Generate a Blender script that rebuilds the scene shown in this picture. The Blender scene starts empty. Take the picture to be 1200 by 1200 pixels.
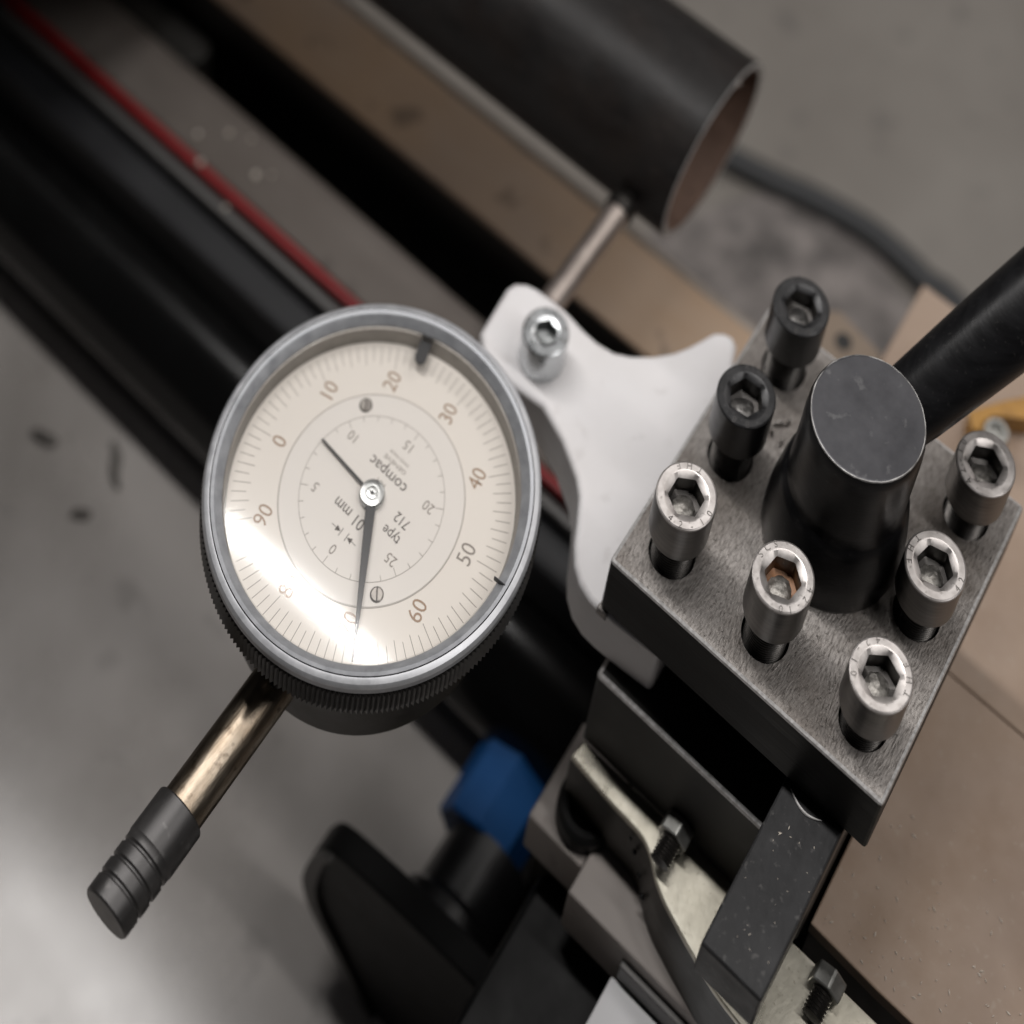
import bpy, bmesh, math, random
from mathutils import Matrix, Vector

random.seed(7)
SC = bpy.context.scene
COL = SC.collection
MM = 0.001            # everything below is written in millimetres
PI = math.pi
R = math.radians

# ------------------------------------------------------------------ camera
cam_d = bpy.data.cameras.new("camera")
cam = bpy.data.objects.new("camera", cam_d)
COL.objects.link(cam)
right = Vector((0.8010125, 0.5902501, 0.0999186))
down = Vector((0.3589367, -0.3399551, -0.8692497))
fwd = Vector((-0.4791069, 0.7321443, -0.4841706))
m = Matrix.Identity(4)
for i in range(3):
    m[i][0] = right[i]; m[i][1] = -down[i]; m[i][2] = -fwd[i]
m[0][3], m[1][3], m[2][3] = 59.0823 * MM, -320.9072 * MM, 666.9542 * MM
cam.matrix_world = m
cam_d.sensor_fit = 'HORIZONTAL'
cam_d.sensor_width = 36.0
cam_d.lens = 2327.3444 * 36.0 / 1200.0
cam_d.shift_x = (600.0 - 662.7539) / 1200.0      # a view-camera style lens shift
cam_d.shift_y = (-1160.3833 - 600.0) / 1200.0
cam_d.clip_start = 0.02
cam_d.clip_end = 50.0
cam_d.dof.use_dof = True
cam_d.dof.focus_distance = 0.554
cam_d.dof.aperture_fstop = 5.4
SC.camera = cam

# ------------------------------------------------------------------ light
world = bpy.data.worlds.new("World")
SC.world = world
world.use_nodes = True
bg = world.node_tree.nodes['Background']
bg.inputs[0].default_value = (0.93, 0.92, 1.0, 1)      # dim light bouncing round the workshop
bg.inputs[1].default_value = 0.014

def area_lamp(name, loc, target, sx, sy, watts, colour, xaxis=None):
    d = bpy.data.lights.new(name, 'AREA')
    d.shape = 'RECTANGLE'; d.size = sx; d.size_y = sy
    d.energy = watts; d.color = colour
    o = bpy.data.objects.new(name, d); COL.objects.link(o)
    z = (Vector(loc) - Vector(target)).normalized()
    x = Vector(xaxis or (1, 0, 0)); x = (x - z * x.dot(z)).normalized()
    y = z.cross(x)
    mm = Matrix.Identity(4)
    for i in range(3):
        mm[i][0] = x[i]; mm[i][1] = y[i]; mm[i][2] = z[i]; mm[i][3] = loc[i]
    o.matrix_world = mm
    return o
# the fluorescent strip over the lathe and the duller far window of the shop
area_lamp("ceiling_strip_light", (-0.66, 0.040, 1.00), (-0.66, 0.040, 0), 1.24, 0.042, 11.6, (1.0, 0.97, 0.95))
area_lamp("added_right_fill", (0.52, 0.050, 1.00), (0.52, 0.050, 0), 0.80, 0.042, 4.6, (1.0, 0.97, 0.95))  # added right-hand strip that brightens the rear right screw
area_lamp("second_strip_light", (0.25, 1.00, 1.15), (0.25, 0.6, 0), 1.20, 0.06, 4.5, (1.0, 0.955, 0.92))
area_lamp("far_shop_light", (0.10, 2.3, 1.0), (0, 0, 0), 1.6, 0.7, 4.0, (1.0, 0.94, 0.92))

SC.view_settings.view_transform = 'Standard'
SC.view_settings.look = 'None'
SC.view_settings.exposure = 0.0
SC.view_settings.gamma = 1.0

# ------------------------------------------------------------------ materials
def material(name, c1, c2=None, rough=(0.4, 0.5), metal=0.0, scale=60.0, stretch=(1, 1, 1), bump=0.0,
             bscale=None, speck=0.0, speck_col=(0.02, 0.017, 0.014), speck_scale=300.0,
             big=0.0, big_col=None, big_scale=8.0, spec=0.5, coat=0.0, sss=0.0, detail=6.0, rot=0.0):
    M = bpy.data.materials.new(name)
    M.use_nodes = True
    nt = M.node_tree; N = nt.nodes; L = nt.links
    b = N['Principled BSDF']
    c2 = c2 or c1
    tc = N.new('ShaderNodeTexCoord')
    mp = N.new('ShaderNodeMapping'); mp.inputs['Scale'].default_value = stretch
    mp.inputs['Rotation'].default_value = (0, 0, rot)
    L.new(tc.outputs['Object'], mp.inputs['Vector'])
    n1 = N.new('ShaderNodeTexNoise'); n1.inputs['Scale'].default_value = scale
    n1.inputs['Detail'].default_value = detail; n1.inputs['Roughness'].default_value = 0.62
    L.new(mp.outputs[0], n1.inputs['Vector'])
    ramp = N.new('ShaderNodeValToRGB')
    ramp.color_ramp.elements[0].position = 0.32; ramp.color_ramp.elements[1].position = 0.68
    ramp.color_ramp.elements[0].color = (*c1, 1); ramp.color_ramp.elements[1].color = (*c2, 1)
    L.new(n1.outputs['Fac'], ramp.inputs['Fac'])
    col = ramp.outputs['Color']
    if big:
        n2 = N.new('ShaderNodeTexNoise'); n2.inputs['Scale'].default_value = big_scale
        n2.inputs['Detail'].default_value = 5.0
        L.new(tc.outputs['Object'], n2.inputs['Vector'])
        r2 = N.new('ShaderNodeMapRange'); r2.inputs['From Min'].default_value = 0.45; r2.inputs['From Max'].default_value = 0.68
        r2.inputs['To Max'].default_value = big
        L.new(n2.outputs['Fac'], r2.inputs['Value'])
        mx = N.new('ShaderNodeMix'); mx.data_type = 'RGBA'
        L.new(r2.outputs[0], mx.inputs['Factor']); L.new(col, mx.inputs[6]); mx.inputs[7].default_value = (*(big_col or c1), 1)
        col = mx.outputs[2]
    if speck:
        n3 = N.new('ShaderNodeTexNoise'); n3.inputs['Scale'].default_value = speck_scale
        n3.inputs['Detail'].default_value = 3.0
        L.new(tc.outputs['Object'], n3.inputs['Vector'])
        r3 = N.new('ShaderNodeMapRange'); r3.inputs['From Min'].default_value = 0.62; r3.inputs['From Max'].default_value = 0.72
        r3.inputs['To Max'].default_value = speck
        L.new(n3.outputs['Fac'], r3.inputs['Value'])
        mx = N.new('ShaderNodeMix'); mx.data_type = 'RGBA'
        L.new(r3.outputs[0], mx.inputs['Factor']); L.new(col, mx.inputs[6]); mx.inputs[7].default_value = (*speck_col, 1)
        col = mx.outputs[2]
    L.new(col, b.inputs['Base Color'])
    rr = N.new('ShaderNodeMapRange'); rr.inputs['From Min'].default_value = 0.3; rr.inputs['From Max'].default_value = 0.7
    rr.inputs['To Min'].default_value = rough[0]; rr.inputs['To Max'].default_value = rough[1]
    L.new(n1.outputs['Fac'], rr.inputs['Value']); L.new(rr.outputs[0], b.inputs['Roughness'])
    b.inputs['Metallic'].default_value = metal
    b.inputs['Specular IOR Level'].default_value = spec
    if coat:
        b.inputs['Coat Weight'].default_value = coat; b.inputs['Coat Roughness'].default_value = 0.25
    if sss:
        b.inputs['Subsurface Weight'].default_value = sss
        b.inputs['Subsurface Radius'].default_value = (1, 1, 1)
        b.inputs['Subsurface Scale'].default_value = 0.003
    if bump:
        nb = N.new('ShaderNodeTexNoise'); nb.inputs['Scale'].default_value = bscale or scale * 4
        nb.inputs['Detail'].default_value = 4.0
        L.new(mp.outputs[0], nb.inputs['Vector'])
        bp = N.new('ShaderNodeBump'); bp.inputs['Strength'].default_value = bump; bp.inputs['Distance'].default_value = 0.0004
        L.new(nb.outputs['Fac'], bp.inputs['Height']); L.new(bp.outputs[0], b.inputs['Normal'])
    return M

M = {}
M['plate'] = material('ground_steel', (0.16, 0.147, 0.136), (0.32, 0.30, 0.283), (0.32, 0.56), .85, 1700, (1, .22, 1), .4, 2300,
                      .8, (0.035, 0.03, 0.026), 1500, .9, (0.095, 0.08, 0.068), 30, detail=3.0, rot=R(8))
M['jaw_side'] = material('dark_side_steel', (0.010, 0.0095, 0.009), (0.02, 0.019, 0.018), (0.4, 0.55), 0.0, 60, (.2, 1, 3), .25, 240, spec=.12)  # near-black steel; on the jaw, every face but the top
M['steel'] = material('bright_steel', (0.44, 0.41, 0.39), (0.60, 0.57, 0.55), (0.34, 0.5), .85, 220, (1, 1, 1), .08, 700, .5, (0.10, 0.085, 0.07), 500)
M['zinc'] = material('zinc_plated_steel', (0.46, 0.48, 0.49), (0.62, 0.64, 0.65), (0.24, 0.34), 1.0, 200)
M['steel_dark'] = material('stained_steel', (0.14, 0.13, 0.125), (0.28, 0.265, 0.25), (0.28, 0.42), 1.0, 160, (1, 1, .3), .05, 500)
M['black_ox'] = material('black_oxide_steel', (0.016, 0.016, 0.017), (0.03, 0.03, 0.031), (0.30, 0.42), 0.25, 220, (1, 1, 1), .05, 600, .35, (0.12, 0.12, 0.12), 900)
M['socket_rust'] = material('rust_stained_socket', (0.05, 0.028, 0.016), (0.26, 0.12, 0.05), (0.35, 0.5), .4, 260)
M['socket'] = material('dark_socket', (0.02, 0.018, 0.016), (0.045, 0.04, 0.036), (0.3, 0.45), .5, 300)  # darker colour for the inside of the hex sockets
M['socket_zinc'] = material('zinc_socket', (0.16, 0.17, 0.17), (0.24, 0.25, 0.25), (0.3, 0.45), .6, 300)
M['plug'] = material('worn_socket_floor', (0.16, 0.15, 0.135), (0.44, 0.42, 0.39), (0.35, 0.55), .7, 420, (1, 1, 1), .5, 900)
M['plug_dark'] = material('dark_socket_floor', (0.06, 0.058, 0.055), (0.26, 0.25, 0.24), (0.3, 0.5), .7, 420, (1, 1, 1), .5, 900)
M['thread'] = material('oily_thread_steel', (0.03, 0.028, 0.026), (0.07, 0.065, 0.06), (0.25, 0.35), 0.7, 200)
M['hub'] = material('satin_black_steel', (0.006, 0.006, 0.0065), (0.011, 0.011, 0.012), (0.28, 0.38), 0.0, 70, (1, 1, 6), .08, 300, .25, (.05, .048, .046), 700, spec=.16)
M['hub_top'] = material('sheen_black_face', (0.045, 0.045, 0.05), (0.07, 0.07, 0.076), (0.36, 0.46), 0.5, 70, (1, 1, 1), .04, 800, .3, (.2, .2, .2), 260)  # lighter than the hub: the top's overhead sheen is in the colour
M['worn_glint_edge'] = material('worn_glint_steel', (0.36, 0.35, 0.34), (0.62, 0.61, 0.60), (0.3, 0.45), .35, 900)  # pale colour puts the edge highlight on the jaw bevels
M['hub_rim'] = material('highlit_black_rim', (0.02, 0.02, 0.021), (0.50, 0.49, 0.48), (0.3, 0.45), .5, 190)  # pale flecks put the rim highlight into the hub's edge colour
M['steel_shade'] = material('shaded_steel_side', (0.10, 0.094, 0.088), (0.20, 0.188, 0.178), (0.28, 0.42), 1.0, 200, (.3, .3, 3), .05, 500)  # darker copy of the bright steel: shade on the screw heads' sides
M['tool'] = material('blackened_tool_steel', (0.009, 0.009, 0.0095), (0.018, 0.018, 0.0195), (0.36, 0.5), 0.1, 130, (1, .5, 1), .18, 500, .35, (0.14, 0.135, 0.13), 520, .5, (.035, .035, .036), 60, spec=.28)
M['white_plastic'] = material('white_plastic', (0.78, 0.765, 0.77), (0.82, 0.805, 0.81), (0.40, 0.5), 0.0, 40, big=.35, big_col=(.70, .67, .65), big_scale=30, bump=.05, bscale=500, speck=.18, speck_col=(.4, .37, .35), speck_scale=170, spec=.4, sss=.08)
M['bezel'] = material('satin_chrome', (0.31, 0.32, 0.34), (0.42, 0.43, 0.45), (0.42, 0.54), .5, 260, (1, 1, 1), .05, 1200, .25, (0.2, 0.19, 0.18), 900)
M['bezel_bright'] = material('bright_chrome', (0.46, 0.47, 0.49), (0.60, 0.61, 0.63), (0.36, 0.48), .5, 260)
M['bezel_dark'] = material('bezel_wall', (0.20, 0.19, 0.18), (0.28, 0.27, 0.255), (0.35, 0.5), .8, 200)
M['knurl'] = material('black_knurling', (0.016, 0.015, 0.014), (0.03, 0.028, 0.026), (0.35, 0.5), .3, 300)
M['body'] = material('brown_black_case', (0.010, 0.008, 0.006), (0.022, 0.018, 0.012), (0.35, 0.5), .0, 60, spec=.25)
M['face'] = material('cream_dial', (0.76, 0.725, 0.69), (0.78, 0.745, 0.71), (0.55, 0.62), 0.0, 15, spec=.3)
M['face_inner'] = material('inner_dial', (0.735, 0.71, 0.69), (0.755, 0.73, 0.71), (0.5, 0.6), 0.0, 15, spec=.3)
M['print'] = material('dark_print', (0.075, 0.065, 0.06), None, (0.6, 0.6))
M['print_grey'] = material('grey_print', (0.26, 0.235, 0.215), None, (0.6, 0.6))
M['print_brown'] = material('brown_print', (0.33, 0.23, 0.16), None, (0.6, 0.6))
M['needle'] = material('blued_needle', (0.035, 0.036, 0.04), None, (0.4, 0.4), .3)
M['brass'] = material('tarnished_nickel', (0.15, 0.115, 0.08), (0.50, 0.44, 0.36), (0.30, 0.46), 1.0, 110, (1, .22, 1), .55, 420, .6, (0.07, 0.05, 0.035), 260, .6, (0.13, 0.085, 0.05), 60)
M['spindle'] = material('spindle_steel', (0.42, 0.36, 0.325), (0.5, 0.435, 0.395), (0.30, 0.40), .85, 100)
M['cap'] = material('dark_grey_cap', (0.036, 0.0345, 0.034), (0.07, 0.067, 0.066), (0.34, 0.48), .55, 160, (1, .3, 1), .06, 500, .4, (.16, .155, .15), 300)
M['tube'] = material('black_mill_scale', (0.011, 0.010, 0.0098), (0.021, 0.0195, 0.019), (0.38, 0.52), .0, 120, (.4, 1, 1), .16, 700, .4, (.07, .055, .05), 500, .5, (.02, .014, .011), 40, spec=.2)
M['tube_in'] = material('rusty_bore', (0.14, 0.085, 0.062), (0.22, 0.14, 0.105), (0.6, 0.8), 0.0, 160, (1, 1, 1), .3, 400)
M['board'] = material('brown_board', (0.33, 0.236, 0.17), (0.40, 0.30, 0.23), (0.30, 0.46), 0.0, 35, (1, 1, 1), .05, 300, .35, (0.42, 0.36, 0.29), 340, .6, (0.20, 0.135, 0.095), 14)
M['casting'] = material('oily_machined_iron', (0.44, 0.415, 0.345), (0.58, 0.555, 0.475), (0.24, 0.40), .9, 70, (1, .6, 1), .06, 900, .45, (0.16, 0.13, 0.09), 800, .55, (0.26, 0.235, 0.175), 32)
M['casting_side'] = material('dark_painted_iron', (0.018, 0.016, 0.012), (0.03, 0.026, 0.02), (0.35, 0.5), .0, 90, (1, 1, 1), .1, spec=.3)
M['base_side'] = material('dark_slide_face', (0.014, 0.013, 0.0115), (0.026, 0.024, 0.0215), (0.45, 0.6), .0, 50, spec=.25)
M['flat'] = material('grey_slide_top', (0.30, 0.27, 0.25), (0.36, 0.325, 0.30), (0.5, 0.62), .15, 30, (1, 1, 1), .05, 300, .3, (0.1, 0.08, 0.07), 130, .4, (0.27, 0.22, 0.19), 20)
M['floor'] = material('grey_tray', (0.46, 0.43, 0.405), (0.54, 0.51, 0.485), (0.24, 0.34), 0.0, 14, (1, 1, 1), .04, 90, .35, (0.2, 0.185, 0.175), 55, .65, (0.25, 0.23, 0.21), 10, spec=1.0)
M['concrete'] = material('olive_grey_floor', (0.20, 0.182, 0.162), (0.26, 0.24, 0.215), (0.42, 0.55), 0.0, 14, (1, 1, 1), .04, 90, .6, (0.11, 0.10, 0.095), 60, .6, (0.19, 0.172, 0.15), 9)
M['dirt'] = material('black_swarf_dirt', (0.05, 0.045, 0.042), (0.30, 0.27, 0.255), (0.5, 0.7), 0.0, 50, (1, 1, 1), .4, 130)
M['rail'] = material('worn_bed_way', (0.46, 0.30, 0.175), (0.54, 0.41, 0.31), (0.36, 0.52), .3, 16, (.35, 1, 1), .05, 90, .6, (0.09, 0.07, 0.055), 60, .7, (0.30, 0.26, 0.235), 6)
M['rail_edge'] = material('polished_way_edge', (0.26, 0.225, 0.195), (0.36, 0.32, 0.285), (0.4, 0.5), .4, 16, (.2, 1, 1))
M['way'] = material('grey_bed_way', (0.12, 0.10, 0.086), (0.18, 0.157, 0.14), (0.42, 0.55), .3, 20, (.5, 1, 1), .05, 100, .6, (0.06, 0.05, 0.045), 60)
M['recess_shade'] = material('recess_shade', (0.006, 0.006, 0.0055), (0.011, 0.011, 0.010), (0.38, 0.5), 0.0, 20)  # near-black colour stands for the shade in the bed gap and plate hole
M['black_gloss'] = material('black_gloss', (0.005, 0.005, 0.005), (0.008, 0.008, 0.008), (0.18, 0.23), 0.0, 20, spec=.24)
M['blue_black'] = material('dark_blue_grey', (0.010, 0.0105, 0.0125), (0.016, 0.0165, 0.019), (0.45, 0.55), 0.0, 30)
M['way_strip'] = material('grey_way_strip', (0.10, 0.097, 0.095), (0.14, 0.135, 0.13), (0.45, 0.55), .4, 30, (.3, 1, 1))
M['red'] = material('red_paint', (0.25, 0.004, 0.007), (0.33, 0.007, 0.010), (0.4, 0.5), 0.0, 30)
M['blue'] = material('blue_collar', (0.004, 0.06, 0.20), (0.006, 0.08, 0.26), (0.4, 0.5), 0.0, 30)
M['white_card'] = material('white_card', (0.78, 0.78, 0.79), (0.82, 0.82, 0.83), (0.5, 0.6), 0.0, 30)
M['rubber'] = material('black_rubber', (0.006, 0.006, 0.006), (0.012, 0.012, 0.012), (0.4, 0.55), 0.0, 80, spec=.18)
M['wheel_black'] = material('wheel_black', (0.007, 0.007, 0.007), (0.010, 0.010, 0.010), (0.4, 0.5), 0.0, 60, spec=.12)
M['rim_lit_grey'] = material('lit_grey_rim', (0.05, 0.048, 0.046), (0.085, 0.082, 0.078), (0.4, 0.5), 0.0, 60)  # greyer than the wheel: light catching the front rim, in the colour
M['hub_gloss'] = material('hub_gloss', (0.006, 0.006, 0.007), (0.01, 0.01, 0.011), (0.26, 0.34), 0.0, 60, spec=.9)
M['cable'] = material('grey_black_cable', (0.024, 0.026, 0.028), (0.035, 0.037, 0.04), (0.45, 0.55), 0.0, 50)
M['yellow'] = material('amber_plastic', (0.42, 0.21, 0.035), (0.52, 0.28, 0.06), (0.4, 0.5), 0.0, 90, big=.5, big_col=(.2, .09, .02), big_scale=80)
M['tan'] = material('tan_board', (0.27, 0.205, 0.15), (0.32, 0.25, 0.19), (0.5, 0.6), 0.0, 40)
M['chip'] = material('dull_chip', (0.13, 0.12, 0.11), (0.18, 0.17, 0.155), (0.4, 0.5), .3, 200)
M['crumb'] = material('pale_crumbs', (0.62, 0.55, 0.46), (0.80, 0.74, 0.66), (0.3, 0.4), .15, 500)
M['swarf'] = material('bright_swarf', (0.6, 0.56, 0.52), (0.8, 0.77, 0.74), (0.2, 0.3), 1.0, 500)

def glass_material():
    g = bpy.data.materials.new('dial_glass'); g.use_nodes = True
    nt = g.node_tree; N = nt.nodes; L = nt.links
    N.remove(N['Principled BSDF'])
    tr = N.new('ShaderNodeBsdfTransparent'); gl = N.new('ShaderNodeBsdfGlossy')
    gl.inputs['Roughness'].default_value = 0.08
    tr.inputs['Color'].default_value = (0.985, 0.98, 0.97, 1)
    lw = N.new('ShaderNodeFresnel'); lw.inputs['IOR'].default_value = 1.29
    mx = N.new('ShaderNodeMixShader')
    g2 = N.new('ShaderNodeBsdfGlossy'); g2.inputs['Roughness'].default_value = 0.24
    gm = N.new('ShaderNodeMixShader'); gm.inputs[0].default_value = 0.38
    L.new(gl.outputs[0], gm.inputs[1]); L.new(g2.outputs[0], gm.inputs[2]); gl = gm
    L.new(lw.outputs[0], mx.inputs[0]); L.new(tr.outputs[0], mx.inputs[1]); L.new(gl.outputs[0], mx.inputs[2])
    L.new(mx.outputs[0], N['Material Output'].inputs['Surface'])
    return g
M['glass'] = glass_material()

# ------------------------------------------------------------------ helpers
def world_origin(o):
    v = Vector(o.location)
    while o.parent:
        o = o.parent; v = v + Vector(o.location)
    return v

def finish(bm, smooth_angle=24):
    bmesh.ops.remove_doubles(bm, verts=bm.verts, dist=1e-5)
    bmesh.ops.recalc_face_normals(bm, faces=bm.faces)
    bm.normal_update()
    for f in bm.faces: f.smooth = True
    for e in bm.edges:
        if len(e.link_faces) != 2:
            e.smooth = False; continue
        a = e.calc_face_angle(0)
        s1, s2 = (f.calc_area() + 1e-9 for f in e.link_faces)
        # rounded arrises stay soft among themselves; broad flat faces keep their own true normal
        e.smooth = a < R(smooth_angle) and not (a > R(5) and max(s1, s2) / min(s1, s2) > 5)

def obj(name, bm, mat, parent=None, loc=(0, 0, 0), angle=24, mats=None):
    """one mesh object; bm is in mm, in world place, or round `loc` when there is no parent"""
    finish(bm, angle)
    org = world_origin(parent) if parent else Vector(loc) * MM
    me = bpy.data.meshes.new(name)
    for v in bm.verts: v.co = v.co * MM - org
    bm.to_mesh(me); bm.free()
    for x in (mats or [mat]): me.materials.append(x)
    o = bpy.data.objects.new(name, me)
    COL.objects.link(o)
    if parent: o.parent = parent
    else: o.location = org
    return o

def tag(o, label, cat, group=None, kind=None):
    o['label'] = label; o['category'] = cat
    if group: o['group'] = group
    if kind: o['kind'] = kind
    return o

def structure(name, bm, mat, loc=(0, 0, 0)):
    o = obj(name, bm, mat, None, loc); o['kind'] = 'structure'
    return o

def thing(name, loc, label, cat, group=None):
    o = bpy.data.objects.new(name, None)
    o.empty_display_size = 0.005
    COL.objects.link(o); o.location = Vector(loc) * MM
    return tag(o, label, cat, group)

def bevel(bm, w, seg=2, ang=40):
    bm.normal_update()
    es = [e for e in bm.edges if len(e.link_faces) == 2 and e.calc_face_angle(0) > R(ang)]
    if w > 0 and es:
        bmesh.ops.bevel(bm, geom=es, offset=w, segments=seg, affect='EDGES', profile=0.5, clamp_overlap=True)

def box(x0, x1, y0, y1, z0, z1, bev=0.0, seg=2):
    bm = bmesh.new()
    bmesh.ops.create_cube(bm, size=1.0)
    for v in bm.verts:
        v.co = Vector((x0 + (v.co.x + .5) * (x1 - x0), y0 + (v.co.y + .5) * (y1 - y0), z0 + (v.co.z + .5) * (z1 - z0)))
    bevel(bm, bev, seg)
    return bm

def prism(poly, z0, z1, bev=0.0, seg=2, holes=()):
    bm = bmesh.new()
    lo = [bm.verts.new((x, y, z0)) for x, y in poly]
    hi = [bm.verts.new((x, y, z1)) for x, y in poly]
    n = len(poly)
    bm.faces.new(lo[::-1]); bm.faces.new(hi)
    for i in range(n): bm.faces.new((lo[i], lo[(i + 1) % n], hi[(i + 1) % n], hi[i]))
    bmesh.ops.recalc_face_normals(bm, faces=bm.faces)
    bevel(bm, bev, seg, 50)
    return bm

def frame(axis):
    a = Vector(axis).normalized()
    h = Vector((0, 0, 1)) if abs(a.z) < .9 else Vector((1, 0, 0))
    u = h.cross(a).normalized(); v = a.cross(u)
    return a, u, v

def lathe(profile, c=(0, 0, 0), axis=(0, 0, 1), segs=64, bm=None, mod=None, closed=False):
    """profile: (radius, height along axis) pairs; ends on the axis are closed"""
    bm = bm or bmesh.new()
    a, u, v = frame(axis); c = Vector(c)
    rings = []
    for r, h in profile:
        if r < 1e-6:
            rings.append([bm.verts.new(c + a * h)])
        else:
            ring = []
            for k in range(segs):
                t = 2 * PI * k / segs
                rr = r + (mod(r, k) if mod else 0)
                ring.append(bm.verts.new(c + a * h + (u * math.cos(t) + v * math.sin(t)) * rr))
            rings.append(ring)
    pairs = list(zip(rings, rings[1:]))
    if closed: pairs.append((rings[-1], rings[0]))
    for p, q in pairs:
        if len(p) == 1 and len(q) == 1: continue
        for k in range(segs):
            k2 = (k + 1) % segs
            if len(p) == 1: bm.faces.new((p[0], q[k2], q[k]))
            elif len(q) == 1: bm.faces.new((p[k], p[k2], q[0]))
            else: bm.faces.new((p[k], p[k2], q[k2], q[k]))
    return bm

def tube_path(pts, r, segs=10, bm=None):
    bm = bm or bmesh.new()
    P = [Vector(p) for p in pts]
    rings = []
    for i, p in enumerate(P):
        d = (P[min(i + 1, len(P) - 1)] - P[max(i - 1, 0)]).normalized()
        a, u, v = frame(d)
        rr = r[i] if isinstance(r, (list, tuple)) else r
        rings.append([bm.verts.new(p + (u * math.cos(2 * PI * k / segs) + v * math.sin(2 * PI * k / segs)) * rr) for k in range(segs)])
    for p, q in zip(rings, rings[1:]):
        for k in range(segs): bm.faces.new((p[k], p[(k + 1) % segs], q[(k + 1) % segs], q[k]))
    bm.faces.new(rings[0][::-1]); bm.faces.new(rings[-1])
    return bm

def smooth_curve(pts, n=8, closed=False):
    """Catmull-Rom through 2D or 3D points"""
    P = [Vector(p) for p in pts]; out = []
    N = len(P)
    for i in range(N if closed else N - 1):
        p0 = P[(i - 1) % N] if closed or i > 0 else P[i]
        p1 = P[i]; p2 = P[(i + 1) % N]
        p3 = P[(i + 2) % N] if closed or i + 2 < N else p2
        for k in range(n):
            t = k / n
            out.append(0.5 * ((2 * p1) + (p2 - p0) * t + (2 * p0 - 5 * p1 + 4 * p2 - p3) * t * t + (3 * p1 - p0 - 3 * p2 + p3) * t ** 3))
    if not closed: out.append(P[-1])
    return out

def join(dst, src):
    tmp = bpy.data.meshes.new('tmp'); src.to_mesh(tmp); src.free()
    dst.from_mesh(tmp); bpy.data.meshes.remove(tmp)
    return dst

_glyphs = {}
def text_bm(s, size, origin, rdir, udir, z, bm=None, thick=0.03, xs=1.0, align='CENTER'):
    """flat lettering of a little thickness, lying in the plane of rdir and udir at height z"""
    bm = bm or bmesh.new()
    key = (s, align)
    if key not in _glyphs:
        cu = bpy.data.curves.new('t', 'FONT'); cu.body = s; cu.size = 1.0
        cu.align_x = align; cu.align_y = 'CENTER'; cu.extrude = 0.01; cu.resolution_u = 3
        o = bpy.data.objects.new('t', cu); COL.objects.link(o)
        dg = bpy.context.evaluated_depsgraph_get()
        me = bpy.data.meshes.new_from_object(o.evaluated_get(dg))
        _glyphs[key] = ([tuple(v.co) for v in me.vertices], [tuple(p.vertices) for p in me.polygons])
        bpy.data.objects.remove(o); bpy.data.curves.remove(cu); bpy.data.meshes.remove(me)
    vs, fs = _glyphs[key]
    r = Vector(rdir); u = Vector(udir); o = Vector((origin[0], origin[1], 0))
    V = []
    for x, y, zz in vs:
        p = o + r * (x * size * xs) + u * (y * size)
        V.append(bm.verts.new((p.x, p.y, z + thick * (zz / 0.02 + .5))))
    for f in fs:
        try: bm.faces.new([V[i] for i in f])
        except ValueError: pass
    return bm

def ang2(a, r=1.0): return Vector((math.cos(a) * r, math.sin(a) * r))

# ================================================================== SETTING
bm = box(-2200, 2200, -1500, 2600, -330, -300)
structure('floor', bm, M['concrete'])
bm = bmesh.new()                                   # the tray's back slopes up to the bed
sec = [(-700, -296)] + [(y, -258 - 38 * (1 - ((y + 150) / 130) ** 2)) for y in range(-150, -19, 5)] + [(12, -257.5), (12, -301), (-700, -301)]
ra = [bm.verts.new((-1600, y, z)) for y, z in sec]; rb_ = [bm.verts.new((1200, y, z)) for y, z in sec]
bm.faces.new(ra); bm.faces.new(rb_[::-1])
for k in range(len(sec)): bm.faces.new((ra[k], rb_[k], rb_[(k + 1) % len(sec)], ra[(k + 1) % len(sec)]))
structure('chip_tray', bm, M['floor'])

# lathe bed: two ways with a gap between them, its shade put in as black
bed = thing('lathe_bed', (-250, 60, -300), 'dark lathe bed with brown rear way, red stripe and black gap, running behind the gauge', 'lathe bed')
obj('front_way', prism([(-700, 30), (60, 30), (60, 56), (-318, 56), (-700, 56)], -299, -160, 2.0), M['way'], bed)
obj('rear_way', box(-700, 60, 70.8, 103.5, -132.4, -130, .7), M['rail'], bed)
obj('rear_web', box(-700, 60, 71.5, 103.3, -299, -132.5), M['recess_shade'], bed)
obj('way_edge', prism([(-700, 103.6), (60, 103.6), (60, 108), (-700, 108)], -299, -131, 1.5), M['rail_edge'], bed)
web = [(-700, 56.1), (-322, 56.1), (-317.5, 59), (-315.8, 63.6), (-317.5, 68.4), (-322, 70.4), (-700, 70.4)]
obj('bed_web', prism(web, -299, -161, 1.0), M['base_side'], bed)
obj('gap_floor', box(-316, 60, 56.1, 70.4, -299, -262), M['recess_shade'], bed)
obj('red_stripe', box(-700, 60, 26.4, 29.6, -299, -159, 1.2), M['red'], bed)
obj('way_strip', box(-700, 60, 21.5, 25.6, -299, -164, 1.2), M['way_strip'], bed)
obj('front_face', box(-700, 60, 8, 21.4, -299, -172, 2.0), M['blue_black'], bed)

rod = obj('feed_rod', lathe([(0, -700), (26, -700), (26, 60), (0, 60)], (0, 1, -224), (1, 0, 0), 72), M['black_gloss'])
tag(rod, 'long black glossy round feed rod in front of the lathe bed', 'feed rod')

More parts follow.
